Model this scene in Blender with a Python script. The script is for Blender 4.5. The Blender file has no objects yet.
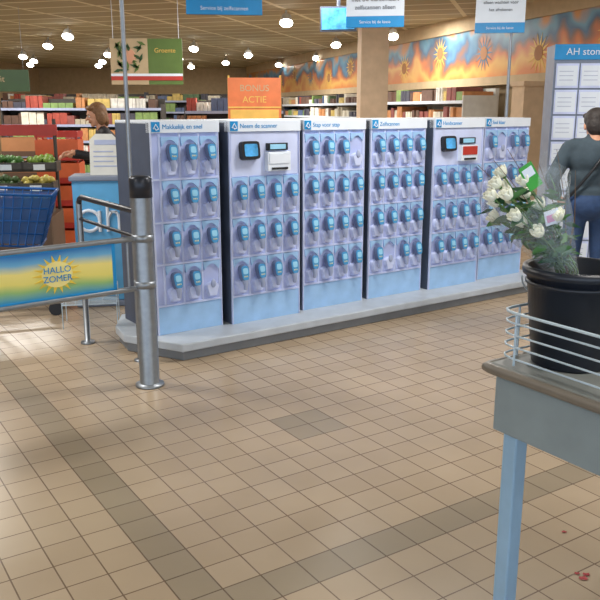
import bpy, math, random
from mathutils import Vector, Matrix, Euler
random.seed(7)
sc = bpy.context.scene
sc.view_settings.view_transform = 'Standard'
R = math.radians

# ---------------------------------------------------------------- materials
def srgb(r, g, b):
    def f(c):
        c /= 255.0
        return c/12.92 if c <= 0.04045 else ((c+0.055)/1.055)**2.4
    return (f(r), f(g), f(b), 1.0)

def mat(name, col, rough=0.5, metal=0.0, var=0.08, scale=8.0, emis=0.0, alpha=1.0, bump=0.0, spec=0.5):
    m = bpy.data.materials.new(name); m.use_nodes = True
    nt = m.node_tree; b = nt.nodes['Principled BSDF']
    tc = nt.nodes.new('ShaderNodeTexCoord'); nz = nt.nodes.new('ShaderNodeTexNoise')
    nz.inputs['Scale'].default_value = scale; nz.inputs['Detail'].default_value = 4
    nt.links.new(tc.outputs['Object'], nz.inputs['Vector'])
    rp = nt.nodes.new('ShaderNodeValToRGB')
    c = col
    rp.color_ramp.elements[0].position = 0.3; rp.color_ramp.elements[1].position = 0.7
    rp.color_ramp.elements[0].color = tuple([max(0, x*(1-var)) for x in c[:3]]+[1])
    rp.color_ramp.elements[1].color = tuple([min(1, x*(1+var)) for x in c[:3]]+[1])
    nt.links.new(nz.outputs['Fac'], rp.inputs['Fac'])
    nt.links.new(rp.outputs['Color'], b.inputs['Base Color'])
    b.inputs['Roughness'].default_value = rough
    b.inputs['Metallic'].default_value = metal
    b.inputs['Specular IOR Level'].default_value = spec
    b.inputs['Alpha'].default_value = alpha
    if emis > 0:
        nt.links.new(rp.outputs['Color'], b.inputs['Emission Color'])
        b.inputs['Emission Strength'].default_value = emis
    if bump > 0:
        bp = nt.nodes.new('ShaderNodeBump'); bp.inputs['Strength'].default_value = bump
        bp.inputs['Distance'].default_value = 0.01
        nt.links.new(nz.outputs['Fac'], bp.inputs['Height']); nt.links.new(bp.outputs['Normal'], b.inputs['Normal'])
    return m

M = {}
M['lav'] = mat('lavender_plastic', srgb(178,190,234), 0.4)
M['lav2'] = mat('lavender_plastic_light', srgb(200,210,243), 0.35)
M['base'] = mat('light_blue_panel', srgb(158,196,236), 0.45)
M['white'] = mat('white_lacquer', srgb(222,230,242), 0.4, var=0.03)
M['side'] = mat('dark_grey_side', srgb(74,84,104), 0.5)
M['sideL'] = mat('grey_side', srgb(120,130,150), 0.5)
M['blue'] = mat('sign_blue', srgb(20,140,205), 0.4)
M['scblue'] = mat('scanner_blue', srgb(70,148,202), 0.4)
M['sccyan'] = mat('scanner_screen', srgb(150,206,236), 0.3)
M['scgrey'] = mat('scanner_grey', srgb(160,170,200), 0.45)
M['scdark'] = mat('scanner_dark', srgb(100,114,148), 0.45)
M['ink'] = mat('dark_ink', srgb(60,66,80), 0.5)
M['scyel'] = mat('scanner_buttons', srgb(212,210,175), 0.4)
M['plinth'] = mat('plinth_grey', srgb(184,192,202), 0.4)
M['kick'] = mat('kickboard_grey', srgb(124,128,134), 0.6)
M['steel'] = mat('brushed_steel', srgb(150,156,164), 0.4, 0.75, scale=30)
M['black'] = mat('black_plastic', srgb(24,26,32), 0.4)
M['blackm'] = mat('black_metal', srgb(46,50,60), 0.35, 0.4)
M['tabletop'] = mat('table_top_grey', srgb(130,134,132), 0.4)
M['edge'] = mat('table_edge_strip', srgb(118,110,100), 0.4)
M['apron'] = mat('table_apron_grey', srgb(136,148,152), 0.5)
M['leg'] = mat('table_leg_blue_grey', srgb(150,184,212), 0.4)
M['wire'] = mat('white_wire', srgb(195,212,225), 0.35, 0.1)
M['bucket'] = mat('bucket_black', srgb(24,30,42), 0.35)
M['petal'] = mat('white_petals', srgb(240,240,222), 0.6)
M['rpetal'] = mat('red_petal', srgb(165,35,40), 0.6)
M['leaf'] = mat('leaf_green', srgb(80,128,72), 0.5, var=0.3, scale=30)
M['leafd'] = mat('leaf_dark_green', srgb(48,88,60), 0.5, var=0.3, scale=30)
M['stem'] = mat('stem_green', srgb(95,125,70), 0.5)
M['twig'] = mat('twig_brown', srgb(105,80,60), 0.6)
M['cello'] = mat('cellophane', srgb(225,235,245), 0.12, alpha=0.16)
M['lgreen'] = mat('label_green', srgb(60,160,60), 0.5)
M['pink'] = mat('label_pink', srgb(215,150,190), 0.5)
M['orange'] = mat('orange_panel', srgb(205,98,55), 0.5)
M['carton'] = mat('carton_brown', srgb(170,120,80), 0.7)
M['porange'] = mat('pale_orange_panel', srgb(215,118,68), 0.5)
M['red'] = mat('red_panel', srgb(180,52,42), 0.5)
M['yellow'] = mat('yellow_print', srgb(240,205,70), 0.5)
M['fyel'] = mat('frieze_yellow', srgb(222,184,90), 0.5)
M['fblue'] = mat('frieze_blue', srgb(85,122,150), 0.5)
M['dgreen'] = mat('dark_green_sign', srgb(50,80,40), 0.5)
M['cream'] = mat('cream_wall', srgb(188,166,132), 0.7)
M['column'] = mat('column_plaster', srgb(200,176,148), 0.7)
M['cartblue'] = mat('cart_blue', srgb(20,88,160), 0.35)
M['bagblue'] = mat('bag_light_blue', srgb(90,165,215), 0.5)
M['wood'] = mat('brown_box', srgb(90,70,55), 0.6)
M['skin'] = mat('skin', srgb(205,150,120), 0.5)
M['hairb'] = mat('hair_brown', srgb(120,84,52), 0.6, var=0.3, scale=60, bump=0.5)
M['haird'] = mat('hair_dark', srgb(42,34,32), 0.6, var=0.3, scale=60, bump=0.5)
M['jblack'] = mat('jacket_black', srgb(28,27,32), 0.7, bump=0.4)
M['jgreen'] = mat('sweater_grey_green', srgb(58,72,82), 0.85, var=0.15, scale=14, bump=0.6)
M['jeans'] = mat('denim', srgb(42,66,104), 0.8, var=0.2, scale=20, bump=0.4)
M['shoe'] = mat('shoe_leather', srgb(35,30,28), 0.5)
M['eye'] = mat('eye_white', srgb(230,228,222), 0.3)
M['lip'] = mat('lips', srgb(170,90,80), 0.5)
M['lamp'] = mat('lamp_glow', (1, .96, .88, 1), 0.4, emis=20, var=0.01)
M['lampbody'] = mat('lamp_body', srgb(210,210,205), 0.4)
M['screen'] = mat('screen_lit', srgb(70,140,190), 0.2, emis=0.4, var=0.5, scale=14)
M['shelf'] = mat('shelf_metal', srgb(205,205,200), 0.4)
M['shelfd'] = mat('shelf_dark', srgb(66,62,58), 0.5)
prod_cols = [(165,75,62),(205,180,105),(85,112,80),(218,212,196),(90,108,145),(190,132,85),(140,80,75),(228,226,220),(100,75,64),(128,155,92),(180,170,150),(74,74,86)]
PM = [mat('package_%d' % i, srgb(*c), 0.5, var=0.2, scale=12) for i, c in enumerate(prod_cols)]
VM = [mat('produce_%d' % i, srgb(*c), 0.5, var=0.2, scale=30) for i, c in enumerate([(60,105,40),(110,140,50),(150,60,45),(75,120,45),(55,82,40),(180,165,80)])]

def ramp_mat(name, stops, axis='Z', lo=0, hi=1, noise=0.0, nscale=2.0, rough=0.45):
    m = bpy.data.materials.new(name); m.use_nodes = True
    nt = m.node_tree; b = nt.nodes['Principled BSDF']
    tc = nt.nodes.new('ShaderNodeTexCoord'); sp = nt.nodes.new('ShaderNodeSeparateXYZ')
    nt.links.new(tc.outputs['Object'], sp.inputs[0])
    mr = nt.nodes.new('ShaderNodeMapRange')
    mr.inputs['From Min'].default_value = lo; mr.inputs['From Max'].default_value = hi
    nt.links.new(sp.outputs[axis], mr.inputs['Value'])
    nz = nt.nodes.new('ShaderNodeTexNoise'); nz.inputs['Scale'].default_value = nscale
    nt.links.new(tc.outputs['Object'], nz.inputs['Vector'])
    ma = nt.nodes.new('ShaderNodeMath'); ma.operation = 'MULTIPLY_ADD'
    nt.links.new(nz.outputs['Fac'], ma.inputs[0]); ma.inputs[1].default_value = noise
    nt.links.new(mr.outputs[0], ma.inputs[2])
    sb = nt.nodes.new('ShaderNodeMath'); sb.operation = 'SUBTRACT'
    nt.links.new(ma.outputs[0], sb.inputs[0]); sb.inputs[1].default_value = noise*0.5
    rp = nt.nodes.new('ShaderNodeValToRGB')
    el = rp.color_ramp.elements
    el[0].position, el[0].color = stops[0]; el[1].position, el[1].color = stops[-1]
    for p, c in stops[1:-1]:
        e = el.new(p); e.color = c
    nt.links.new(sb.outputs[0], rp.inputs['Fac'])
    nt.links.new(rp.outputs['Color'], b.inputs['Base Color'])
    b.inputs['Roughness'].default_value = rough
    return m

# ---------------------------------------------------------------- mesh builder
class MB:
    def __init__(s): s.v=[]; s.f=[]; s.m=[]; s.sm=[]
    def add(s, vs, fs, mi=0, sm=False, T=None):
        o=len(s.v)
        for p in vs:
            p=Vector(p)
            if T is not None: p=T@p
            s.v.append(p)
        for f in fs:
            s.f.append([i+o for i in f]); s.m.append(mi); s.sm.append(sm)
    def box(s, a, b, mi=0, T=None):
        x0,y0,z0=a; x1,y1,z1=b
        vs=[(x0,y0,z0),(x1,y0,z0),(x1,y1,z0),(x0,y1,z0),(x0,y0,z1),(x1,y0,z1),(x1,y1,z1),(x0,y1,z1)]
        s.add(vs,[(0,3,2,1),(4,5,6,7),(0,1,5,4),(1,2,6,5),(2,3,7,6),(3,0,4,7)],mi,False,T)
    def slab(s, poly, z0, z1, mi=0, T=None):
        n=len(poly); vs=[(x,y,z0) for x,y in poly]+[(x,y,z1) for x,y in poly]
        s.add(vs,[tuple(reversed(range(n))),tuple(range(n,2*n))]+[(i,(i+1)%n,(i+1)%n+n,i+n) for i in range(n)],mi,False,T)
    def tube(s, p0, p1, r0, r1=None, mi=0, n=12, T=None):
        s.sweep([p0,p1], [r0, r0 if r1 is None else r1], mi, n, T)
    def sweep(s, pts, r, mi=0, n=8, T=None):
        pts=[Vector(p) for p in pts]; k=len(pts)
        rs = r if isinstance(r,(list,tuple)) else [r]*k
        vs=[]; fs=[]
        d=(pts[1]-pts[0]).normalized()
        up=Vector((0,0,1)) if abs(d.z)<0.9 else Vector((1,0,0))
        a=d.cross(up).normalized()
        for i in range(k):
            if i==0: t=pts[1]-pts[0]
            elif i==k-1: t=pts[-1]-pts[-2]
            else: t=(pts[i+1]-pts[i]).normalized()+(pts[i]-pts[i-1]).normalized()
            t.normalize()
            a=(a-t*a.dot(t)).normalized(); b=t.cross(a)
            for j in range(n):
                th=2*math.pi*j/n
                vs.append(pts[i]+(a*math.cos(th)+b*math.sin(th))*rs[i])
        for i in range(k-1):
            for j in range(n):
                j2=(j+1)%n
                fs.append((i*n+j,i*n+j2,(i+1)*n+j2,(i+1)*n+j))
        s.add(vs,fs,mi,True,T)
        s.add(vs[:n],[tuple(reversed(range(n)))],mi,False,T)
        s.add(vs[-n:],[tuple(range(n))],mi,False,T)
    def ell(s, c, r, mi=0, nu=12, nv=8, T=None):
        vs=[(c[0],c[1],c[2]+r[2])]; fs=[]
        for i in range(1,nv):
            ph=math.pi*i/nv
            for j in range(nu):
                th=2*math.pi*j/nu
                vs.append((c[0]+r[0]*math.sin(ph)*math.cos(th), c[1]+r[1]*math.sin(ph)*math.sin(th), c[2]+r[2]*math.cos(ph)))
        vs.append((c[0],c[1],c[2]-r[2])); L=len(vs)-1
        for j in range(nu): fs.append((0,1+j,1+(j+1)%nu))
        for i in range(nv-2):
            for j in range(nu):
                j2=(j+1)%nu
                fs.append((1+i*nu+j,1+(i+1)*nu+j,1+(i+1)*nu+j2,1+i*nu+j2))
        b0=1+(nv-2)*nu
        for j in range(nu): fs.append((b0+j,L,b0+(j+1)%nu))
        s.add(vs,fs,mi,True,T)
    def prism(s, poly, y0, y1, mi=0, sc2=1.0, T=None, sm=False):
        n=len(poly); cx=sum(p[0] for p in poly)/n; cz=sum(p[1] for p in poly)/n
        vs=[(cx+(x-cx)*sc2,y0,cz+(z-cz)*sc2) for x,z in poly]+[(x,y1,z) for x,z in poly]
        fs=[tuple(range(n)),tuple(reversed(range(n,2*n)))]
        s.add(vs,fs,mi,False,T)
        s.add(vs,[(i,i+n,(i+1)%n+n,(i+1)%n) for i in range(n)],mi,sm,T)
    def lathe(s, prof, c=(0,0,0), mi=0, n=32, T=None):
        vs=[];fs=[]
        for r,z in prof:
            for j in range(n):
                th=2*math.pi*j/n; vs.append((c[0]+r*math.cos(th),c[1]+r*math.sin(th),c[2]+z))
        for i in range(len(prof)-1):
            for j in range(n):
                j2=(j+1)%n; fs.append((i*n+j,i*n+j2,(i+1)*n+j2,(i+1)*n+j))
        s.add(vs,fs,mi,True,T)
    def build(s, name, mats, parent=None, loc=(0,0,0), rz=0.0, bevel=0.0, rot=None):
        me=bpy.data.meshes.new(name); me.from_pydata([tuple(p) for p in s.v],[],s.f)
        for m in mats: me.materials.append(m)
        me.polygons.foreach_set('material_index', s.m)
        me.polygons.foreach_set('use_smooth', s.sm)
        me.update()
        ob=bpy.data.objects.new(name,me); sc.collection.objects.link(ob)
        ob.location=loc; ob.rotation_euler=rot if rot else (0,0,rz)
        if parent: ob.parent=parent
        if bevel>0:
            bv=ob.modifiers.new('bevel','BEVEL'); bv.width=bevel; bv.segments=2; bv.limit_method='ANGLE'; bv.angle_limit=R(50)
        return ob

def empty(name, loc=(0,0,0), rz=0.0):
    e=bpy.data.objects.new(name,None); sc.collection.objects.link(e)
    e.location=loc; e.rotation_euler=(0,0,rz); e.empty_display_size=0.1
    return e

def text(name, body, size, material, parent, loc, rot=(R(90),0,0), align='LEFT', ext=0.001):
    cu=bpy.data.curves.new(name,'FONT'); cu.body=body; cu.size=size; cu.extrude=ext
    cu.align_x=align; cu.align_y='CENTER'; cu.materials.append(material)
    ob=bpy.data.objects.new(name,cu); sc.collection.objects.link(ob)
    ob.location=loc; ob.rotation_euler=rot; ob.parent=parent
    return ob

def superell(w, h, n=16, p=3.0, cx=0, cz=0, taper=0.0):
    out=[]
    for i in range(n):
        t=2*math.pi*i/n; c=math.cos(t); s_=math.sin(t)
        x=w*math.copysign(abs(c)**(2/p),c); z=h*math.copysign(abs(s_)**(2/p),s_)
        x*=1+taper*z/h
        out.append((cx+x,cz+z))
    return out

# ---------------------------------------------------------------- floor
def floor_material():
    m=bpy.data.materials.new('floor_tiles'); m.use_nodes=True
    nt=m.node_tree; N=nt.nodes; L=nt.links; b=N['Principled BSDF']
    tc=N.new('ShaderNodeTexCoord'); mp=N.new('ShaderNodeMapping')
    mp.inputs['Rotation'].default_value=(0,0,R(-33)); mp.inputs['Location'].default_value=(-.02,-.035,0)
    L.new(tc.outputs['Object'],mp.inputs['Vector'])
    br=N.new('ShaderNodeTexBrick'); br.offset=0; br.squash=1
    br.inputs['Scale'].default_value=1; br.inputs['Brick Width'].default_value=.15; br.inputs['Row Height'].default_value=.15
    br.inputs['Mortar Size'].default_value=.003; br.inputs['Mortar Smooth'].default_value=.2
    br.inputs['Color1'].default_value=srgb(180,161,137); br.inputs['Color2'].default_value=srgb(171,152,128)
    br.inputs['Mortar'].default_value=srgb(118,98,80)
    L.new(mp.outputs[0],br.inputs['Vector'])
    sp=N.new('ShaderNodeSeparateXYZ'); L.new(mp.outputs[0],sp.inputs[0])
    def mth(op,a,b_=None):
        n=N.new('ShaderNodeMath'); n.operation=op
        for i,x in enumerate((a,b_)):
            if x is None: continue
            if isinstance(x,(int,float)): n.inputs[i].default_value=x
            else: L.new(x,n.inputs[i])
        return n.outputs[0]
    def within(o,c,h): return mth('LESS_THAN',mth('ABSOLUTE',mth('SUBTRACT',o,c)),h)
    U,V=sp.outputs[0],sp.outputs[1]
    band=mth('MAXIMUM',within(U,.975,.075),within(V,2.025,.075))
    patch=mth('MULTIPLY',within(U,2.1,.15),within(V,3.15,.15))
    fac=mth('MAXIMUM',band,patch)
    mx=N.new('ShaderNodeMix'); mx.data_type='RGBA'; mx.blend_type='MULTIPLY'
    L.new(mth('MULTIPLY',fac,.52),mx.inputs['Factor']); L.new(br.outputs['Color'],mx.inputs['A'])
    mx.inputs['B'].default_value=(.48,.54,.56,1)
    nz=N.new('ShaderNodeTexNoise'); nz.inputs['Scale'].default_value=1.3; nz.inputs['Detail'].default_value=6
    L.new(tc.outputs['Object'],nz.inputs['Vector'])
    rp=N.new('ShaderNodeValToRGB'); rp.color_ramp.elements[0].color=(.86,.86,.86,1); rp.color_ramp.elements[1].color=(1.05,1.05,1.05,1)
    rp.color_ramp.elements[0].position=.3; rp.color_ramp.elements[1].position=.7
    L.new(nz.outputs['Fac'],rp.inputs['Fac'])
    m2=N.new('ShaderNodeMix'); m2.data_type='RGBA'; m2.blend_type='MULTIPLY'; m2.inputs['Factor'].default_value=1
    L.new(mx.outputs['Result'],m2.inputs['A']); L.new(rp.outputs['Color'],m2.inputs['B'])
    L.new(m2.outputs['Result'],b.inputs['Base Color'])
    b.inputs['Roughness'].default_value=.27
    bp=N.new('ShaderNodeBump'); bp.inputs['Strength'].default_value=.4; bp.inputs['Distance'].default_value=.003; bp.invert=True
    L.new(br.outputs['Fac'],bp.inputs['Height']); L.new(bp.outputs['Normal'],b.inputs['Normal'])
    return m
g=MB(); g.box((-9,-3,-.1),(8,28,0)); g.build('floor',[floor_material()])

def ceiling_material():
    m=bpy.data.materials.new('ceiling_panels'); m.use_nodes=True
    nt=m.node_tree; N=nt.nodes; L=nt.links; b=N['Principled BSDF']
    tc=N.new('ShaderNodeTexCoord'); mp=N.new('ShaderNodeMapping'); mp.inputs['Rotation'].default_value=(0,0,R(16.6))
    L.new(tc.outputs['Object'],mp.inputs['Vector'])
    br=N.new('ShaderNodeTexBrick'); br.offset=0; br.inputs['Scale'].default_value=1
    br.inputs['Brick Width'].default_value=1.2; br.inputs['Row Height'].default_value=.6; br.inputs['Mortar Size'].default_value=.035
    br.inputs['Color1'].default_value=srgb(158,146,114); br.inputs['Color2'].default_value=srgb(146,134,104); br.inputs['Mortar'].default_value=srgb(208,198,165)
    L.new(mp.outputs[0],br.inputs['Vector']); L.new(br.outputs['Color'],b.inputs['Base Color']); b.inputs['Roughness'].default_value=.8
    return m
g=MB(); g.box((-9,-3,3.0),(8,28,3.1)); g.build('ceiling',[ceiling_material()])
g=MB(); g.box((-9.1,-3,0),(-9,28,3.0)); g.build('wall_left',[M['cream']])
g=MB(); g.box((-9,28,0),(8,28.1,3.0)); g.build('wall_back',[M['cream']])
g=MB(); g.box((8,-3,0),(8.1,28,3.0)); g.build('wall_right',[M['cream']])

wallrot = math.atan2(.958,-.286)
fr=ramp_mat('frieze_print',[(0.0,srgb(205,125,62)),(.3,srgb(220,172,90)),(.48,srgb(200,112,60)),(.58,srgb(130,95,80)),(.66,srgb(70,105,138)),(.8,srgb(100,150,178)),(1.0,srgb(200,140,80))],'Z',2.02,2.8,1.5,1.6)
W=empty('wall_aisle',(3.45,10,0),wallrot)
g=MB(); g.box((-3.2,-.25,0),(18.2,-.15,3.0),0); g.box((-3.2,-.16,2.78),(18.2,.06,3.0),0); g.box((-3.2,-.15,1.95),(18.2,.06,2.07),0)
g.build('wall_panel',[M['cream']],W)
g=MB(); g.box((-3.2,-.02,2.07),(18.2,.02,2.78),0); g.build('frieze_band',[fr],W)
g=MB()
for i in range(14):
    x=-2+i*1.45; cz=2.42+.1*math.sin(i*2.1)
    for k in range(14):
        a=2*math.pi*k/14
        pts=[(x+.1*math.cos(a-.2),cz+.1*math.sin(a-.2)),(x+.26*math.cos(a),cz+.26*math.sin(a)),(x+.1*math.cos(a+.2),cz+.1*math.sin(a+.2))]
        g.prism(pts,.021,.024,0 if i%3 else 2)
    g.prism([(x+.10*math.cos(t*.4),cz+.10*math.sin(t*.4)) for t in range(16)],.024,.028,1)
g.build('frieze_sunflowers',[M['fyel'],M['carton'],M['fblue']],W)

g=MB(); g.box((-.20,-.20,0),(.20,.20,3.0)); g.box((-.23,-.23,0),(.23,.23,.12),1)
g.build('column',[M['column'],M['kick']],None,(1.07,12,0),R(4))
g=MB(); g.box((-.15,-.15,0),(.15,.15,1.93)); g.box((-.18,-.18,0),(.18,.18,.12),1); g.box((-.17,-.17,1.9),(.17,.17,1.96),0)
g.build('column',[M['column'],M['kick']],None,(3.02,10.7,0),R(16))

# ---------------------------------------------------------------- scanner racks
RA=R(35.2); O=Vector((-1.053,4.984,0)); E=Vector((math.cos(RA),math.sin(RA),0)); Nn=Vector((-math.sin(RA),math.cos(RA),0))
PZ=.12
def plp(o):
    return [(.16+o*.6,-.28+o),(3.72-o,-.28+o),(3.92-o,-.02),(3.92-o,.42),(3.76-o*.6,.68-o),(.14+o*.6,.68-o),(-.02+o,.40),(-.06+o,.16)]
g=MB()
g.slab(plp(.025),0,.065,1)
g.slab(plp(0.0),.065,PZ,0)
pl=g.build('rack_plinth',[M['plinth'],M['kick']],None,O,RA,bevel=.008)

scanner_body=superell(.036,.060,16,3.2,taper=.12)
scanner_face=superell(.031,.052,16,3.0,taper=.12)
scanner_scr=superell(.021,.022,12,4.0)
titles=['Makkelijk en snel','Neem de scanner','Stap voor stap','Zelfscannen','Handscanner','Snel klaar']
empties={(0,2,0),(1,0,3),(2,3,3)}
for k in range(6):
    ncol=3 if k==0 else 4
    mg=.055 if k==0 else 0.0
    cw=.1405; w=cw*ncol+.008+mg
    x0=.636*(k+1)-.026-w
    prot=.04 if k in (1,4) else 0.0
    base=O+E*x0+Nn*(-prot)+Vector((0,0,PZ))
    par=empty('scanner_rack',base,RA)
    H=1.41; D=.55+prot
    g=MB()
    g.box((.0,.012,0),(w,D,H-.0),0)
    g.box((-.006,.004,0),(.004,D+.004,H-.01),1); g.box((w-.004,.004,0),(w+.006,D+.004,H-.01),1)
    g.box((-.004,-.012,.0),(.004,.012,H),2); g.box((w-.004,-.012,0),(w+.004,.012,H),2)
    g.box((0.001,-.006,0),(w-.001,.014,.19),3)
    g.box((-.006,-.02,H-.075),(w+.006,.05,H),4)
    g.box((-.006,.05,H-.02),(w+.006,D,H+.002),4)
    g.build('cabinet',[M['side'],M['side'] ,M['lav2'],M['base'],M['white']],par,bevel=.002)
    g=MB(); s_=MB()
    g.box((0.001,.0,.19),(w-.001,.014,H-.075),0)
    rows=4
    for r in range(rows):
        zb=.205+.28*r
        if k in (1,4) and r==3: continue
        g.box((.001,-.012,zb-.012),(w-.001,.002,zb+.0),1)
        for c in range(ncol):
            cx=mg+.004+cw*(c+.5)
            pts=[]
            for i in range(9):
                a=math.pi*i/8
                pts.append((cx+.054*math.cos(a),zb+.09+.028*math.sin(a)))
            pts=[(cx+.03,zb+.012)]+pts+[(cx-.03,zb+.012)]
            g.prism(pts,-.030,.0,1,.82,sm=True)
            pts=[(cx-.067,zb+.265)]+[(cx-.058+.116*i/8, zb+.205+.042*math.sin(math.pi*i/8)) for i in range(9)]+[(cx+.067,zb+.265)]
            g.prism(list(reversed(pts)),-.014,.0,2,.97)
            if (k,c,r) in empties or random.random()<.03:
                s_.ell((cx,-.03,zb+.11),(.02,.012,.03),4); continue
            zc=zb+.165; tilt=R(10)
            T=Matrix.Translation((cx,-.048,zc))@Matrix.Rotation(-tilt,4,'X')@Matrix.Rotation(random.uniform(-.06,.06),4,'Y')
            s_.prism(scanner_body,-.016,.02,0,.90,T,True)
            s_.prism(scanner_face,-.021,-.014,1,.94,T,True)
            s_.prism([(x,z+.014) for x,z in scanner_scr],-.0235,-.020,2,.95,T)
            for bx in (-.011,0,.011):
                s_.ell((bx,-.021,-.024),(.0050,.003,.0065),3,6,4,T)
            s_.sweep([(0,.0,-.05),(0,-.002,-.085),(0,.008,-.115)],[.022,.017,.014],4,10,T)
    for c in range(ncol+1):
        cx=mg+.004+cw*c
        ztop=H-.08 if k not in (1,4) else .205+.28*3-.01
        xx=min(max(cx,.009),w-.009)
        g.tube((xx,.002,.19),(xx,.002,ztop),.010,None,1,8)
    g.build('moulded_trays',[M['lav'],M['lav2'],M['base']],par)
    s_.build('handheld_scanners',[M['scdark'],M['scblue'],M['sccyan'],M['scyel'],M['scgrey']],par)
    if k in (1,4):
        z=.205+.28*3
        g=MB()
        g.box((.01,-.006,z-.01),(w-.01,.002,H-.078),0)
        T=Matrix.Translation((.145,-.03,z+.165))@Matrix.Rotation(R(-8),4,'X')
        g.prism(superell(.075,.064,20,6),-.02,.02,1,.95,T)
        g.prism(superell(.052,.042,16,8),-.023,-.018,2,1,T)
        g.tube((.145,.0,z+.165),(.145,-.02,z+.165),.03,None,1)
        g.box((.28,-.05,z+.02),(.47,.0,z+.15),3)
        g.box((.29,-.056,z+.07),(.46,-.049,z+.14),4)
        g.box((.31,-.062,z+.03),(.44,-.049,z+.045),1)
        g.box((.29,-.03,z+.16),(.46,.0,z+.21),1); g.box((.31,-.034,z+.168),(.44,-.029,z+.202),5)
        g.build('terminal',[M['lav2'],M['black'],M['screen'],M['white'],M['white'] if k==1 else M['red'],M['sccyan']],par,bevel=.002)
    g=MB(); g.box((.0,-.024,H-.068),(.058,-.019,H-.006),0)
    g.sweep([(.012,-.026,H-.05),(.03,-.026,H-.02),(.048,-.026,H-.05),(.03,-.026,H-.058),(.022,-.026,H-.045)],.004,1,6)
    g.build('header_logo',[M['blue'],M['white']],par)
    text('header_text',titles[k],.042,M['blue'],par,(.075,-.021,H-.038))

g=MB(); g.tube((0,0,0),(0,0,3.0),.013,None,0,12); g.lathe([(.0,.012),(.035,.012),(.035,0)],mi=0,n=16)
g.build('sign_pole',[M['steel']],None,(-1.05,4.88,0))
g=MB(); g.tube((0,0,1.535),(0,0,3.0),.014,None,0,12)
g.build('sign_pole',[M['steel']],None,(1.86,7.24,0))
def hang_sign(name,loc,w,h,zb,rz,mats,strip=.06,lines=None,wires=True):
    p=empty(name,(loc[0],loc[1],zb),rz)
    g=MB(); g.box((-w/2,-.012,0),(w/2,.012,h),0); g.box((-w/2-.001,-.014,0),(w/2+.001,.014,strip),1)
    if wires:
        for sx in (-.42,.42): g.tube((w*sx,0,h),(w*sx,0,3.0-zb),.003,None,2,6)
    g.build('panel',mats+[M['steel']],p)
    for i,(t,sz,z,m) in enumerate(lines or []):
        text('lettering',t,sz,m,p,(0,-.016,z),align='CENTER')
    return p
hang_sign('hanging_sign',(-.64,7.0),.64,.42,2.38,R(8),[M['blue'],M['blue']],.05,[('Service bij zelfscannen',.045,.05,M['white']),('Scannen',.1,.25,M['white'])])
hang_sign('hanging_sign',(.60,6.6),.46,.45,2.24,R(-8),[M['white'],M['blue']],.085,[('Service bij de kassa',.032,.04,M['white']),('zelfscannen alleen',.045,.15,M['ink']),('met uw klantenkaart',.045,.21,M['ink'])])
hang_sign('hanging_sign',(1.74,7.18),.42,.5,2.25,R(-8),[M['white'],M['blue']],.085,[('Service bij de kassa',.03,.04,M['white']),('alleen wachten voor',.036,.25,M['ink']),('zelfscannen hoeft u',.036,.31,M['ink']),('het afrekenen',.036,.19,M['ink'])])
p=empty('produce_sign',(-1.88,10,1.9),0)
g=MB(); g.box((-.44,-.015,0),(.44,.015,.54),0); g.box((-.44,-.02,0),(0.02,-.014,.54),1); g.box((-.44,-.022,.05),(.44,-.019,.10),2); g.box((-.44,-.022,.1),(.44,-.019,.13),3)
for i in range(26):
    a=random.uniform(0,6.28); cx=random.uniform(-.4,-.05); cz=random.uniform(.16,.5)
    g.prism([(cx+.06*math.cos(a),cz+.06*math.sin(a)),(cx+.02*math.cos(a+1.57),cz+.02*math.sin(a+1.57)),(cx-.06*math.cos(a),cz-.06*math.sin(a)),(cx+.02*math.cos(a-1.57),cz+.02*math.sin(a-1.57))],-.026,-.02,4 if i%2 else 0)
g.ell((-.2,-.02,.33),(.07,.01,.09),5)
for sx in (-.4,.4): g.tube((sx,0,.54),(sx,0,1.1),.004,None,3,6)
g.build('panel',[mat('olive_sign',srgb(88,112,50),.5),M['cream'],M['red'],M['white'],M['dgreen'],M['skin']],p)
text('lettering','Groente',.075,M['fyel'],p,(.23,-.018,.40),align='CENTER')
p=empty('hanging_monitor',(.42,9,2.55),R(-12))
g=MB(); g.box((-.2,-.03,-.12),(.2,.04,.14),0); g.box((-.18,-.034,-.10),(.18,-.029,.12),1); g.tube((0,0,.14),(0,0,.45),.02,None,0)
g.build('screen_unit',[M['ink'],M['screen']],p)

# ---------------------------------------------------------------- entrance gate
post=Vector((-.897,4.418,0))
gate=empty('entrance_gate',post,0)
g=MB()
g.lathe([(0,.0),(.085,.0),(.085,.012),(.06,.018),(.058,.02),(.058,1.12)],mi=0,n=32)
g.lathe([(.058,1.12),(.064,1.12),(.064,1.225),(.05,1.24),(0,1.24)],mi=1,n=32)
g.lathe([(.059,.60),(.063,.60),(.063,.64),(.059,.64)],mi=0); g.lathe([(.059,.87),(.063,.87),(.063,.91),(.059,.91)],mi=0)
g.build('post',[M['steel'],M['blackm']],gate)
gd=Vector((-.65,-.52,0)).normalized()
ga=math.atan2(-gd.y,-gd.x)
g=MB(); Lg=1.15
def rr(pts,r,mi): g.sweep(pts,r,mi,10)
rr([(-.05,0,.888),(-Lg+.06,0,.888),(-Lg+.02,0,.875),(-Lg,0,.84),(-Lg,0,.65),(-Lg+.02,0,.615),(-Lg+.06,0,.60),(-.05,0,.60)],.016,0)
g.tube((-.10,0,.60),(-.10,0,.888),.008,None,0)
g.build('arm_frame',[M['steel']],gate,(0,0,0),ga)
sgm=ramp_mat('sunset_print',[(0,srgb(60,150,190)),(.2,srgb(150,190,120)),(.38,srgb(235,222,120)),(.62,srgb(245,228,135)),(.82,srgb(110,175,215)),(1,srgb(45,120,190))],'Z',.625,.865,.25,3)
g=MB(); g.box((-1.12,-.008,.622),(-.19,.008,.872),0)
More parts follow.
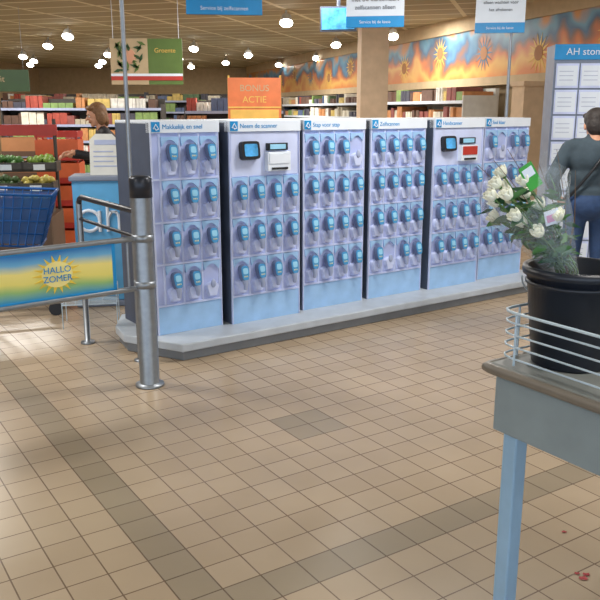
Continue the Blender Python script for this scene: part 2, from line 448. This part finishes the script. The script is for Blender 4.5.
g.box((-1.13,-.010,.612),(-.18,.010,.624),1); g.box((-1.13,-.010,.870),(-.18,.010,.880),1); g.box((-.20,-.010,.612),(-.18,.010,.880),1); g.box((-1.13,-.010,.612),(-1.11,.010,.880),1)
g.build('advert_panel',[sgm,M['blue']],gate,(0,0,0),ga,bevel=.002)
g=MB(); cx,cz=-.52,.745
for k2 in range(18):
    a=2*math.pi*k2/18
    pts=[(cx+.070*math.cos(a-.17),cz+.060*math.sin(a-.17)),(cx+.135*math.cos(a),cz+.105*math.sin(a)),(cx+.070*math.cos(a+.17),cz+.060*math.sin(a+.17))]
    g.prism(pts,-.012,-.008,0)
g.prism([(cx+.085*math.cos(t*math.pi/12),cz+.070*math.sin(t*math.pi/12)) for t in range(24)],-.014,-.008,1)
g.build('sunflower_print',[M['yellow'],mat('cream_yellow',srgb(250,232,150),.5)],gate,(0,0,0),ga)
tp=empty('advert_lettering',(0,0,0),ga); tp.parent=gate
text('word','HALLO',.048,M['blue'],tp,(cx,-.016,cz+.024),align='CENTER')
text('word','ZOMER',.048,M['blue'],tp,(cx,-.016,cz-.024),align='CENTER')

rp=Vector((-1.496,5.285,0)); rel=post-rp
g=MB()
g.lathe([(0,0),(.05,0),(.05,.012),(.02,.016),(.02,1.0)],mi=0,n=16)
v=Vector((rel.x,rel.y,0)); dn=v.normalized()
tp_=v-dn*.09
g.sweep([(0,0,.98),(dn.x*.02,dn.y*.02,1.015),(dn.x*.06,dn.y*.06,1.03),(tp_.x,tp_.y,1.03)],.018,1,10)
g.sweep([(0,0,.88),(tp_.x,tp_.y,.88)],.012,1,8)
g.build('side_railing',[M['steel'],M['blackm']],None,rp)
g=MB()
for z in (.18,.30):
    g.sweep([(-.2,-.12,z),(.2,-.12,z),(.2,.12,z),(-.2,.12,z),(-.2,-.12,z)],.005,0,6)
for x in (-.2,-.1,0,.1,.2):
    for y in (-.12,.12): g.tube((x,y,0 if abs(x)==.2 else .18),(x,y,.30),.004,None,0,6)
for i in range(7):
    g.tube((-.2,-.12+.04*i,.18),(.2,-.12+.04*i,.18),.003,None,0,6)
g.build('wire_basket_holder',[M['wire']],None,(-1.60,5.80,0),R(10))

# ---------------------------------------------------------------- counter table
tab=empty('packing_table',(.55,2.19,0),R(-57))
g=MB(); g.box((0,0,.848),(1.25,.72,.88),0); tt=g.build('table_top',[M['tabletop']],tab,bevel=.012)
g=MB(); g.sweep([(1.25,-.004,.864),(.02,-.004,.864),(.0,.0,.864),(-.004,.02,.864),(-.004,.72,.864)],.015,0,10); g.build('edge_strip',[M['edge']],tab)
g=MB(); g.box((.02,.02,.67),(1.23,.04,.848)); g.box((.02,.68,.67),(1.23,.70,.848)); g.box((.02,.04,.67),(.04,.68,.848)); g.box((1.21,.04,.67),(1.23,.68,.848))
g.build('apron',[M['apron']],tab,bevel=.003)
for i,(x,y) in enumerate([(.042,.042),(1.14,.042),(.042,.62),(1.14,.62)]):
    g=MB(); g.box((x,y,0),(x+.052,y+.052,.80)); g.box((x-.004,y-.004,0),(x+.056,y+.056,.02)); g.build('leg_%d'%(i+1),[M['leg']],tab,bevel=.006)
g=MB()
def fence(z):
    return [(1.2,.035,z),(.06,.035,z),(.03,.043,z),(.012,.06,z),(.006,.09,z),(.006,.68,z)]
for z in (.90,.935,.97,1.005): g.sweep(fence(z),.0032,0,8)
g.sweep(fence(1.035),.0045,0,8)
for (x,y) in [(.07,.035),(.45,.035),(.85,.035),(1.18,.035),(.006,.12),(.006,.34),(.006,.56)]:
    g.tube((x,y,.88),(x,y,1.035),.0035,None,0,8)
g.build('wire_fence',[M['wire']],tab)

bpos=Vector((.55,2.19,0))+Vector((.545,-.839,0))*.136+Vector((.839,.545,0))*.195
bx,by=bpos.x,bpos.y
g=MB()
g.lathe([(0,0),(.104,0),(.108,.006),(.136,.262),(.147,.264),(.150,.275),(.147,.288),(.138,.289),(.132,.284),(.106,.02),(0,.018)],mi=0,n=48)
g.lathe([(.1345,.235),(.139,.237),(.140,.244),(.1358,.247)],mi=0,n=48)
g.sweep([(.148*math.cos(t),.148*math.sin(t),.262-.10*math.sin(max(0,(t-.3))/(2.7)*math.pi)) for t in [.3+.13*i for i in range(21)]],.003,1,6)
g.build('flower_bucket',[M['bucket'],M['wire']],None,(bx,by,.881))
bq=empty('flower_bouquet',(bx,by,.90),0)
def PX(x,y,dy=0.0):
    return Vector(((x+5-300)*.00282-bx, dy, 1.38-(y-190)*.00284-.90))
heads=[(487,184),(498,176),(503,190),(491,203),(513,203),(521,196),(504,213),(541,213),(515,221),(498,221),(530,205),(482,195),(526,228),(509,180),(494,193)]
g=MB(); f=MB(); lf=MB()
for i,(x,y) in enumerate(heads):
    dy=random.uniform(-.09,.09); P=PX(x,y,dy); B0=Vector((random.uniform(-.03,.05),random.uniform(-.04,.04),.03))
    mid=Vector((-.035+random.uniform(-.02,.03),dy*.3,.26)); 
    q=[B0.lerp(mid,.5),mid,mid.lerp(P,.5)+Vector((0,0,.01)),P]
    g.sweep([B0]+q,.0026,0,6)
    d=(P-q[-2]).normalized()
    T=Matrix.Translation(P)@d.to_track_quat('Z','Y').to_matrix().to_4x4()
    f.ell((0,0,.012),(.010,.010,.016),0,10,8,T)
    for ring,(n_,ra,tl) in enumerate([(4,.009,.25),(6,.014,.55)]):
        for k2 in range(n_):
            a=2*math.pi*k2/n_+ring*.4
            T2=T@Matrix.Rotation(a,4,'Z')@Matrix.Translation((ra,0,.012))@Matrix.Rotation(tl*.6,4,'Y')
            f.ell((0,0,0),(.0035,.0095,.016),0,8,6,T2)
    lf.ell((0,0,-.004),(.007,.007,.006),0,8,6,T)
    for k2 in range(8):
        t=random.uniform(.25,.98); base=mid.lerp(P,t); a=random.uniform(0,6.28)
        T3=Matrix.Translation(base)@Euler((random.uniform(-1,1),random.uniform(-1.3,1.0),a)).to_matrix().to_4x4()
        L=random.uniform(.035,.06); w=L*.28
        lf.add([(0,0,0),(w*.8,L*.35,.004),(w*.5,L*.75,0),(0,L,-.006),(-w*.5,L*.75,0),(-w*.8,L*.35,.004),(0,L*.5,-.003)],[(0,1,6),(1,2,6),(2,3,6),(3,4,6),(4,5,6),(5,0,6)],k2%2,True,T3)
for k2 in range(130):
    t=random.uniform(.15,1.1); cpt=Vector((-.02,0,.25)).lerp(PX(518,205),t)+Vector((random.uniform(-.09,.09)*t,random.uniform(-.07,.07)*t,random.uniform(-.06,.06)*t))
    T3=Matrix.Translation(cpt)@Euler((random.uniform(-.6,1.2),random.uniform(-1.3,1.0),random.uniform(0,6.28))).to_matrix().to_4x4()
    L=random.uniform(.03,.075); w=L*.15
    lf.add([(0,0,0),(w,L*.4,.003),(0,L,0),(-w,L*.4,.003)],[(0,1,2),(0,2,3)],k2%2,True,T3)
for (x,y) in [(470,165),(500,150),(535,165),(556,168),(545,150),(562,185),(483,160)]:
    P=PX(x,y,random.uniform(-.08,.08)); B0=Vector((random.uniform(-.02,.04),0,.05))
    g.sweep([B0,Vector((-.03,0,.27)),Vector((-.03,0,.27)).lerp(P,.5)+Vector((.01,0,.01)),P],[.002,.002,.0014,.0007],1,5)
g.build('stems',[M['stem'],M['twig']],bq); f.build('rose_buds',[M['petal']],bq); lf.build('leaves',[M['leaf'],M['leafd']],bq)
ax0=Vector((-.005,0,.20)); ax1=PX(512,185); d=(ax1-ax0); Ls=d.length; q=d.to_track_quat('Z','Y').to_matrix().to_4x4()
g=MB(); n=36; vs=[];fs=[]
for i in range(9):
    t=i/8; r=.03+.115*t**1.1
    for j in range(n):
        a=2*math.pi*j/n; rr_=r*(1+.10*t*math.sin(a*9+i)); vs.append((rr_*math.cos(a),rr_*math.sin(a)*.85,Ls*t*(1.0+.12*t*math.sin(a*4))))
for i in range(8):
    for j in range(n): fs.append((i*n+j,i*n+(j+1)%n,(i+1)*n+(j+1)%n,(i+1)*n+j))
g.add(vs,fs,0,True,Matrix.Translation(ax0)@q); g.build('cellophane_sleeve',[M['cello']],bq)
g=MB()
T=Matrix.Translation(PX(511,173,-.10))@Euler((0.1,-.6,.1)).to_matrix().to_4x4()
g.box((-.020,-.001,-.036),(.020,.001,.036),0,T); g.box((-.015,-.002,.0),(.015,-.0005,.026),1,T)
T=Matrix.Translation(PX(534,211,-.10))@Euler((0.1,-.3,.1)).to_matrix().to_4x4()
g.box((-.020,-.001,-.02),(.020,.001,.02),1,T); g.box((-.015,-.002,-.012),(.015,-.0005,.008),2,T)
g.build('price_labels',[M['lgreen'],M['white'],M['pink']],bq)
# fallen petals on the floor
g=MB()
for (px,py,ra,s) in [(.99,2.43,.3,.016),(1.012,2.452,1.4,.013),(1.03,2.74,2.2,.010),(.985,2.46,2.9,.010)]:
    pts=[]
    vs=[(px,py,.004)]
    for j in range(10):
        a=2*math.pi*j/10; r=s*(1+.3*math.cos(a)); vs.append((px+r*math.cos(a+ra),py+.7*r*math.sin(a+ra),.0015+.004*(j%2)))
    g.add(vs,[(0,1+j,1+(j+1)%10) for j in range(10)],0,True)
g.build('fallen_petals',[M['rpetal']])

# ---------------------------------------------------------------- shopping cart (left)
def shopping_cart(loc,rz):
    p=empty('shopping_cart',loc,rz)
    g=MB()
    def P(u,v,t):
        return (-.30-.12*t+u*(.68+.14*t), (-.5+v)*(.40+.14*t), .56+.40*t+.04*u)
    for t in (0,.25,.5,.75,1):
        r=.012 if t in (0,1) else .006
        g.sweep([P(0,0,t),P(1,0,t),P(1,1,t),P(0,1,t),P(0,0,t)],r,0,6)
    for i in range(13):
        u=i/12
        for v_ in (0,1): g.tube(P(u,v_,0),P(u,v_,1),.005,None,0,6)
        g.tube(P(u,0,0),P(u,1,0),.005,None,0,6)
    for i in range(8):
        v_=i/7
        for u in (0,1): g.tube(P(u,v_,0),P(u,v_,1),.005,None,0,6)
    vs=[P(0,0,.05),P(1,0,.05),P(1,0,.95),P(0,0,.95),P(0,1,.05),P(1,1,.05),P(1,1,.95),P(0,1,.95)]
    g.add(vs,[(0,1,2,3),(4,5,6,7),(0,4,7,3),(0,1,5,4)],1)
    g.build('basket',[M['cartblue'],mat('cart_mesh_blue',srgb(22,70,125),.4,alpha=.8)],p)
    g=MB()
    for s in (-1,1):
        g.sweep([(.42,.26*s,.99),(.52,.26*s,1.04),(.42,.24*s,.55),(.36,.22*s,.16),(-.40,.18*s,.14)],.013,0,8)
        g.sweep([(-.30,.19*s,.56),(.10,.2*s,.15)],.011,0,8)
        for x,yy in ((.34,.22),(-.38,.18)):
            g.tube((x,yy*s-.012,.055),(x,yy*s+.012,.055),.055,None,1,16); g.tube((x,yy*s,.055),(x,yy*s,.15),.012,None,0)
    g.tube((.52,-.28,1.04),(.52,.28,1.04),.018,None,1)
    g.build('chassis',[M['steel'],M['black']],p)
shopping_cart((-2.36,6.15,0),R(192))
p=empty('bag_dispenser',(-1.64,6.50,0),R(8))
g=MB(); g.box((-.22,-.15,.05),(.22,.15,1.06),0); g.box((-.24,-.17,0),(.24,.17,.05),1); g.box((-.24,-.17,1.04),(.24,.17,1.08),1)
g.sweep([(-.10+.085*math.cos(a),-.156,.72+.085*math.sin(a)) for a in [i*math.pi/8 for i in range(17)]],.014,2,8)
g.sweep([(-.015,-.156,.80),(-.015,-.156,.63)],.014,2,8)
g.sweep([(.05,-.156,.88),(.05,-.156,.63)],.014,2,8)
g.sweep([(.05,-.156,.74),(.08,-.156,.79),(.12,-.156,.79),(.14,-.156,.75),(.14,-.156,.63)],.014,2,8)
g.build('bin',[M['bagblue'],M['sideL'],M['white']],p,bevel=.01)
g=MB(); T=Matrix.Translation((.05,0,1.24))@Matrix.Rotation(R(-14),4,'X')
g.prism([(-.13,-.17),(.13,-.17),(.13,.09),(.05,.17),(-.08,.17),(-.13,.12)],-.01,.01,0,1,T); g.box((-.09,-.014,.08),(.09,-.009,.12),1,T)
for i in range(4): g.box((-.10,-.013,-.10+.04*i),(.09-.03*(i%2),-.009,-.09+.04*i),2,T)
g.build('info_card',[mat('offwhite_card',srgb(205,205,200),.5),M['scgrey'],M['scgrey']],p)

# ---------------------------------------------------------------- produce
def produce_stand(loc,rz,w=1.3):
    p=empty('produce_stand',loc,rz); g=MB(); v=MB()
    g.box((-w/2,-.1,0),(w/2,.75,.50),0)
    for t in range(3):
        z=.62+.2*t; y0=-.12+.28*t
        g.box((-w/2,y0,z-.08),(w/2,y0+.3,z-.05),1)
        g.box((-w/2,y0,z-.08),(w/2,y0+.02,z+.02),3)
        for i in range(5):
            x=-w/2+i*w/4; g.box((x-.01,y0,z-.08),(x+.01,y0+.3,z+.03),1)
            if i<4: g.box((x+w/8-.06,y0-.006,z-.06),(x+w/8+.06,y0,z+.0),4)
        for i in range(4):
            mi=(i+t*2)%6
            for k2 in range(30):
                x=-w/2+(i+random.uniform(.1,.9))*w/4; y=y0+random.uniform(.05,.26); r=random.uniform(.03,.045)
                v.ell((x,y,z+random.uniform(0,.07)),(r,r,r*random.uniform(.8,1.2)),mi,8,6)
    for sx in (-1,1): g.tube((sx*(w/2-.03),.7,.5),(sx*(w/2-.03),.7,1.5),.02,None,1)
    g.box((-w/2,.68,1.32),(w/2,.71,1.44),2)
    g.build('stand',[M['wood'],M['shelfd'],M['red'],M['shelfd'],M['white']],p); v.build('vegetables',VM,p)
produce_stand((-3.30,8.1,0),R(8),1.4)
produce_stand((-5.3,9.6,0),R(8),1.5)
def crate_stack(loc,rz,m1,m2,n=5):
    p=empty('crate_stack',loc,rz); g=MB()
    for k2 in range(n):
        z=.27*k2
        g.box((-.25,-.18,z),(.25,.18,z+.02),0)
        for (a,b) in [((-.25,-.18),(.25,-.16)),((-.25,.16),(.25,.18)),((-.25,-.16),(-.23,.16)),((.23,-.16),(.25,.16))]:
            g.box((a[0],a[1],z+.02),(b[0],b[1],z+.17),0)
            g.box((a[0],a[1],z+.2),(b[0],b[1],z+.27),1)
        for sx in (-.24,.22):
            for sy in (-.17,.15): g.box((sx,sy,z+.16),(sx+.02,sy+.02,z+.21),1)
    g.build('crates',[m1,m2],p)
crate_stack((-2.9,9.6,0),R(5),M['orange'],M['red'])
crate_stack((-3.6,10.4,0),R(5),M['carton'],M['wood'],5)

# ---------------------------------------------------------------- gondola shelves
def gondola(name,loc,rz,L,Hh,depth,levels,sides=(1,),dark=False,seed=1,header=None):
    rnd=random.Random(seed); p=empty(name,loc,rz); g=MB(); v=MB()
    g.box((0,-.03,0),(L,.03,Hh),0)
    for s in sides:
        for l in range(levels):
            z=.12+(Hh-.3)*l/(levels-1) if levels>1 else .12
            y0,y1=(-depth,-.03) if s==1 else (.03,depth)
            g.box((0,y0,z-.03),(L,y1,z),0); 
            yy=y0-.005 if s==1 else y1
            g.box((0,yy,z-.035),(L,yy+.005,z+.01),1)
            x=.02
            while x<L-.1:
                w=rnd.choice([.06,.08,.1,.14]); n=rnd.randint(1,4); mi=rnd.randrange(len(PM)); h=rnd.uniform(.10,min(.26,(Hh-.3)/max(1,levels-1)-.06))
                for _ in range(n):
                    if x+w>L: break
                    ya=(-depth+.02+rnd.uniform(0,.04)) if s==1 else .05
                    yb=-.05 if s==1 else depth-.02-rnd.uniform(0,.04)
                    v.box((x+.004,ya,z+.001),(x+w-.004,yb,z+h),mi); x+=w
                if rnd.random()<.2: x+=.05
    for x in (0,L): g.box((x-.015,-depth if 1 in sides else 0,0),(x+.015,depth if -1 in sides else 0,Hh-.1),0)
    g.build('shelving',[M['shelfd'] if dark else M['shelf'],M['scgrey'] if dark else M['white']],p); v.build('packages',PM,p)
gp=Vector((3.45,10,0)); wd=Vector((-.286,.958,0)); wn=Vector((-.958,-.286,0))
near=gp+wd*1.8+wn*.08
gondola('refrigerated_shelf',near,wallrot,15.5,1.90,.55,7,(-1,),False,3)
gondola('grocery_shelf',(-1.9,13.5,0),R(4),1.6,1.75,.4,6,(1,),True,5)
gondola('grocery_shelf',(-2.4,17.5,0),R(0),1.9,1.8,.45,6,(1,),True,6)
gondola('grocery_shelf',(-5.6,15.5,0),R(0),3.0,1.8,.45,6,(1,),True,8)
gondola('grocery_shelf',(-7.8,21.5,0),R(0),6.0,2.0,.45,7,(1,),True,9)
gondola('grocery_shelf',(-8.6,13,0),R(0),2.4,2.0,.45,6,(1,),True,10)
p=empty('promotional_display',(-.62,11,0),R(3))
g=MB(); g.box((-.34,-.3,0),(.34,.3,1.3),0); g.box((-.36,-.02,1.3),(.36,.02,2.02),1); g.box((-.36,-.03,1.62),(.36,-.02,1.64),2); g.box((-.33,-.03,1.36),(.33,-.02,1.60),2)
for sx in (-.35,.35): g.tube((sx,0,1.3),(sx,0,2.05),.015,None,2)
for i in range(4):
    for j in range(3): g.box((-.31+.16*i,-.28+.18*j,1.3),(-.17+.16*i,-.13+.18*j,1.45+.03*((i+j)%2)),3)
g.build('stand',[M['porange'],M['porange'],M['fyel'],M['red']],p)
text('lettering','BONUS',.12,M['cream'],p,(0,-.024,1.88),align='CENTER'); text('lettering','ACTIE',.12,M['fyel'],p,(0,-.024,1.73),align='CENTER')
hang_sign('hanging_sign',(-4.3,11.5),.9,.3,1.85,R(4),[M['dgreen'],M['dgreen']],.05,[('Fruit',.12,.17,M['cream'])])

p=empty('dry_cleaning_cabinet',(2.42,7.75,0),R(-6))
g=MB(); g.box((0,0,0),(1.15,.4,2.2),0); g.box((-.005,-.012,2.06),(1.155,0,2.2),1)
for i in range(5):
    for j in range(8):
        x=.02+.225*i; z=.10+.243*j
        g.box((x,-.012,z),(x+.21,-.001,z+.225),2)
        g.box((x+.012,-.016,z+.02),(x+.198,-.011,z+.205),3)
        for k2 in range(3): g.box((x+.03,-.018,z+.07+.04*k2),(x+.16,-.015,z+.075+.04*k2),4)
g.build('cabinet',[M['sideL'],M['blue'],M['lav2'],M['white'],M['scgrey']],p)
text('lettering','AH stomerij',.09,M['white'],p,(.10,-.016,2.13))

# ---------------------------------------------------------------- people
def person_mesh(name,prims,voxel,mats,parent,smooth=3,loc=(0,0,0)):
    g=MB()
    for pr in prims:
        if pr[0]=='c':
            _,a,b,r0,r1,mi=pr
            g.sweep([a,b],[r0,r1],0,16); g.ell(a,(r0,)*3,0,14,10); g.ell(b,(r1,)*3,0,14,10)
        else:
            _,c,r,mi=pr; g.ell(c,r,0,20,14)
    ob=g.build(name,[],None)
    rm=ob.modifiers.new('r','REMESH'); rm.mode='VOXEL'; rm.voxel_size=voxel
    s=ob.modifiers.new('s','SMOOTH'); s.factor=.5; s.iterations=smooth
    dg=bpy.context.evaluated_depsgraph_get(); dg.update()
    me=bpy.data.meshes.new_from_object(ob.evaluated_get(dg))
    ob.modifiers.clear(); ob.data=me; me.materials.clear()
    for m in mats: me.materials.append(m)
    for po in me.polygons:
        c=po.center; best=1e9; bi=0
        for pr in prims:
            if pr[0]=='c':
                a=Vector(pr[1]); b=Vector(pr[2]); ab=b-a; t=max(0,min(1,(c-a).dot(ab)/max(1e-9,ab.length_squared)))
                dd=(c-(a+ab*t)).length-(pr[3]+(pr[4]-pr[3])*t); mi=pr[5]
            else:
                q=c-Vector(pr[1]); r=pr[2]; dd=(Vector((q.x/r[0],q.y/r[1],q.z/r[2])).length-1)*min(r); mi=pr[3]
            if dd<best: best=dd; bi=mi
        po.material_index=bi; po.use_smooth=True
    ob.parent=parent; ob.location=loc
    return ob
def make_head(parent,loc,rot,hair,long=False):
    h=bpy.data.objects.new('head',None); sc.collection.objects.link(h); h.parent=parent; h.location=loc; h.rotation_euler=rot
    prims=[('e',(0,-.008,.022),(.076,.094,.09),0),('e',(0,.022,-.035),(.056,.062,.07),0),('e',(0,.055,-.085),(.026,.024,.022),0),
           ('c',(0,.083,.012),(0,.106,-.022),.008,.013,0),('e',(-.018,.068,-.03),(.026,.02,.024),0),('e',(.018,.068,-.03),(.026,.02,.024),0),
           ('e',(-.074,-.004,-.008),(.010,.018,.030),0),('e',(.074,-.004,-.008),(.010,.018,.030),0),('c',(-.03,.078,.026),(.03,.078,.026),.011,.011,0),
           ('c',(0,-.02,-.05),(0,-.035,-.14),.052,.05,0)]
    person_mesh('face',prims,.0055,[M['skin']],h,2)
    g=MB()
    for sx in (-.03,.03):
        g.ell((sx,.080,.004),(.013,.009,.008),0,10,8); g.ell((sx,.087,.004),(.006,.004,.006),1,8,6)
        g.sweep([(sx-.018,.084,.022),(sx,.090,.027),(sx+.018,.084,.022)],.003,2,6)
    g.ell((0,.086,-.050),(.022,.009,.005),3,10,6); g.ell((0,.084,-.057),(.018,.009,.006),3,10,6)
    g.build('facial_features',[M['eye'],M['haird'],hair,M['lip']],h)
    pr=[('e',(0,-.022,.040),(.086,.096,.088),0),('e',(0,-.055,-.005),(.08,.062,.09),0),('e',(-.035,.045,.082),(.046,.04,.026),0),('e',(.03,.045,.082),(.046,.04,.026),0)]
    if long:
        pr+=[('e',(-.072,-.02,-.03),(.026,.05,.075),0),('e',(.072,-.02,-.03),(.026,.05,.075),0),('e',(0,-.07,-.06),(.075,.045,.075),0)]
    person_mesh('hair',pr,.007,[hair],h,2)
def make_hand(parent,wrist,d,nrm,side):
    d=Vector(d).normalized(); nrm=Vector(nrm); nrm=(nrm-d*nrm.dot(d)).normalized(); sd=d.cross(nrm)*side; w=Vector(wrist)
    pr=[('c',w,w+d*.03,.026,.028,0)]
    for i,(o,l) in enumerate([(-.028,.068),(-.010,.078),(.010,.073),(.028,.056)]):
        k0=w+d*.085+sd*o; pr.append(('c',w+d*.02+sd*o*.7,k0,.015,.0115,0))
        k1=k0+(d*.95+nrm*.35).normalized()*l*.45; k2=k1+(d*.6+nrm*.8).normalized()*l*.32; k3=k2+(d*.2+nrm).normalized()*l*.25
        pr+= [('c',k0,k1,.0095,.0085,0),('c',k1,k2,.0085,.008,0),('c',k2,k3,.008,.007,0)]
    t0=w+d*.02-sd*.025; t1=t0+(d*.6-sd*.7+nrm*.2).normalized()*.045; t2=t1+(d*.8-sd*.2+nrm*.5).normalized()*.032
    pr+=[('c',t0,t1,.014,.011,0),('c',t1,t2,.011,.008,0)]
    person_mesh('hand',pr,.0042,[M['skin']],parent,1)

pm=empty('man_standing',(2.20,5.95,0),R(-12))
pr=[]
for s in (-1,1):
    pr+=[('c',(.09*s,0,.88),(.105*s,.015,.49),.094,.068,1),('c',(.105*s,.015,.49),(.11*s,-.02,.1),.068,.056,1),('e',(.112*s,.03,.05),(.045,.12,.048),2),('e',(.112*s,-.04,.045),(.04,.05,.045),2)]
pr+=[('e',(0,-.03,.90),(.168,.13,.12),1),('e',(0,0,1.0),(.182,.13,.08),0),('e',(0,0,1.10),(.175,.122,.15),0),('e',(0,-.01,1.25),(.19,.125,.16),0),('c',(-.14,-.01,1.325),(.14,-.01,1.325),.068,.068,0),
     ('c',(0,-.01,1.34),(0,.0,1.39),.07,.062,0),('c',(0,0,1.37),(0,.01,1.45),.05,.05,3)]
for s in (-1,1):
    pr+=[('c',(.175*s,-.01,1.315),(.29*s,-.06,1.09),.064,.057,0),('c',(.29*s,-.06,1.09),(.225*s,.12,.965),.055,.040,0)]
person_mesh('body',pr,.012,[M['jgreen'],M['jeans'],M['shoe'],M['skin']],pm,3)
for s in (-1,1): make_hand(pm,(.222*s,.125,.96),(-.25*s,.7,-.5),(-1*s,0,0),s)
make_head(pm,(0,.03,1.485),(R(-14),0,R(6)),M['haird'])
g=MB(); g.sweep([(.15,-.02,1.40),(.09,-.12,1.33),(0,-.150,1.19),(-.1,-.14,1.05),(-.185,-.08,.93)],.011,0,8)
g.sweep([(.15,-.02,1.40),(.1,.09,1.34),(0,.14,1.19),(-.12,.13,1.02),(-.185,.0,.93)],.011,0,8)
g.build('bag_strap',[M['black']],pm)
pw=empty('woman_shopping',(-1.98,8.2,0),R(112))
pr=[]
for s in (-1,1):
    pr+=[('c',(.085*s,-.02,.88),(.09*s,.02,.48),.09,.06,1),('c',(.09*s,.02,.48),(.095*s,-.01,.1),.06,.043,1),('e',(.1*s,.04,.045),(.04,.115,.043),2)]
pr+=[('e',(0,-.04,.92),(.165,.13,.14),0),('e',(0,-.02,1.08),(.15,.115,.16),0),('e',(0,.02,1.25),(.17,.12,.16),0),('c',(-.13,.04,1.37),(.13,.04,1.37),.062,.062,0),('c',(0,.05,1.40),(0,.07,1.48),.05,.048,3),
     ('c',(.165,.04,1.36),(.2,.10,1.12),.056,.047,0),('c',(.2,.10,1.12),(.12,.34,1.14),.046,.034,0),
     ('c',(-.165,.04,1.36),(-.2,.08,1.12),.056,.047,0),('c',(-.2,.08,1.12),(-.12,.33,1.18),.046,.034,0)]
person_mesh('body',pr,.012,[M['jblack'],M['jeans'],M['shoe'],M['skin']],pw,4)
make_hand(pw,(.12,.345,1.14),(-.2,1,.1),(0,0,-1),1); make_hand(pw,(-.12,.335,1.18),(.2,1,.1),(0,0,-1),-1)
make_head(pw,(0,.10,1.545),(R(-12),0,R(6)),M['hairb'],True)

# ---------------------------------------------------------------- lamps
def spot_fixture(x,y):
    g=MB(); g.tube((0,0,3.0),(0,0,2.9),.015,None,0,8); g.tube((0,0,2.92),(0,-.06,2.82),.07,.10,0,16); g.tube((0,-.06,2.82),(0,-.066,2.81),.095,.09,1,16); g.ell((0,-.066,2.805),(.06,.06,.035),1)
    g.build('ceiling_spotlight',[M['lampbody'],M['lamp']],None,(x,y,0))
for (x,y) in [(-6.6,19.5),(-5.0,16.3),(-4.0,14.2),(-5.2,21.5),(-5.8,23.5),(-2.2,17),(-2.0,22),(-.2,12.0),(.7,16),(-3.2,24),(-7.4,16),(-7.6,23),(-1.2,19),(.4,20),(-4.4,18.8),(-6.2,14),(-3,20.3),(1.6,14.2),(-6.9,21.2),(-4.6,22.3),(-3.6,17.4),(-.6,23),(-7,18)]:
    spot_fixture(x,y)
def area(name,loc,sx,sy,e,col=(1,.965,.90)):
    l=bpy.data.lights.new(name,'AREA'); l.shape='RECTANGLE'; l.size=sx; l.size_y=sy; l.energy=e; l.color=col
    o=bpy.data.objects.new(name,l); sc.collection.objects.link(o); o.location=loc; return o
for i,(x,y,e) in enumerate([(-3,1.5,42),(1.5,1.5,36),(-3,5,78),(1.2,5,68),(-4.5,9,95),(0,9,120),(4,6,60),(-5,13.5,120),(-1,13.5,130),(-5.5,18,120),(-1,18,130),(-4,23.5,140),(1.5,13,80)]):
    area('ceiling_light',(x,y,2.97),1.2,.5,e)
w=bpy.data.worlds.new('world'); sc.world=w; w.use_nodes=True
w.node_tree.nodes['Background'].inputs[0].default_value=(.74,.86,1,1); w.node_tree.nodes['Background'].inputs[1].default_value=2.1

cam=bpy.data.cameras.new('camera'); co=bpy.data.objects.new('camera',cam); sc.collection.objects.link(co)
co.location=(0,0,1.6); co.rotation_euler=(R(90-13.7),0,0)
cam.sensor_width=36; cam.lens=36*781/600; cam.clip_end=100
sc.camera=co
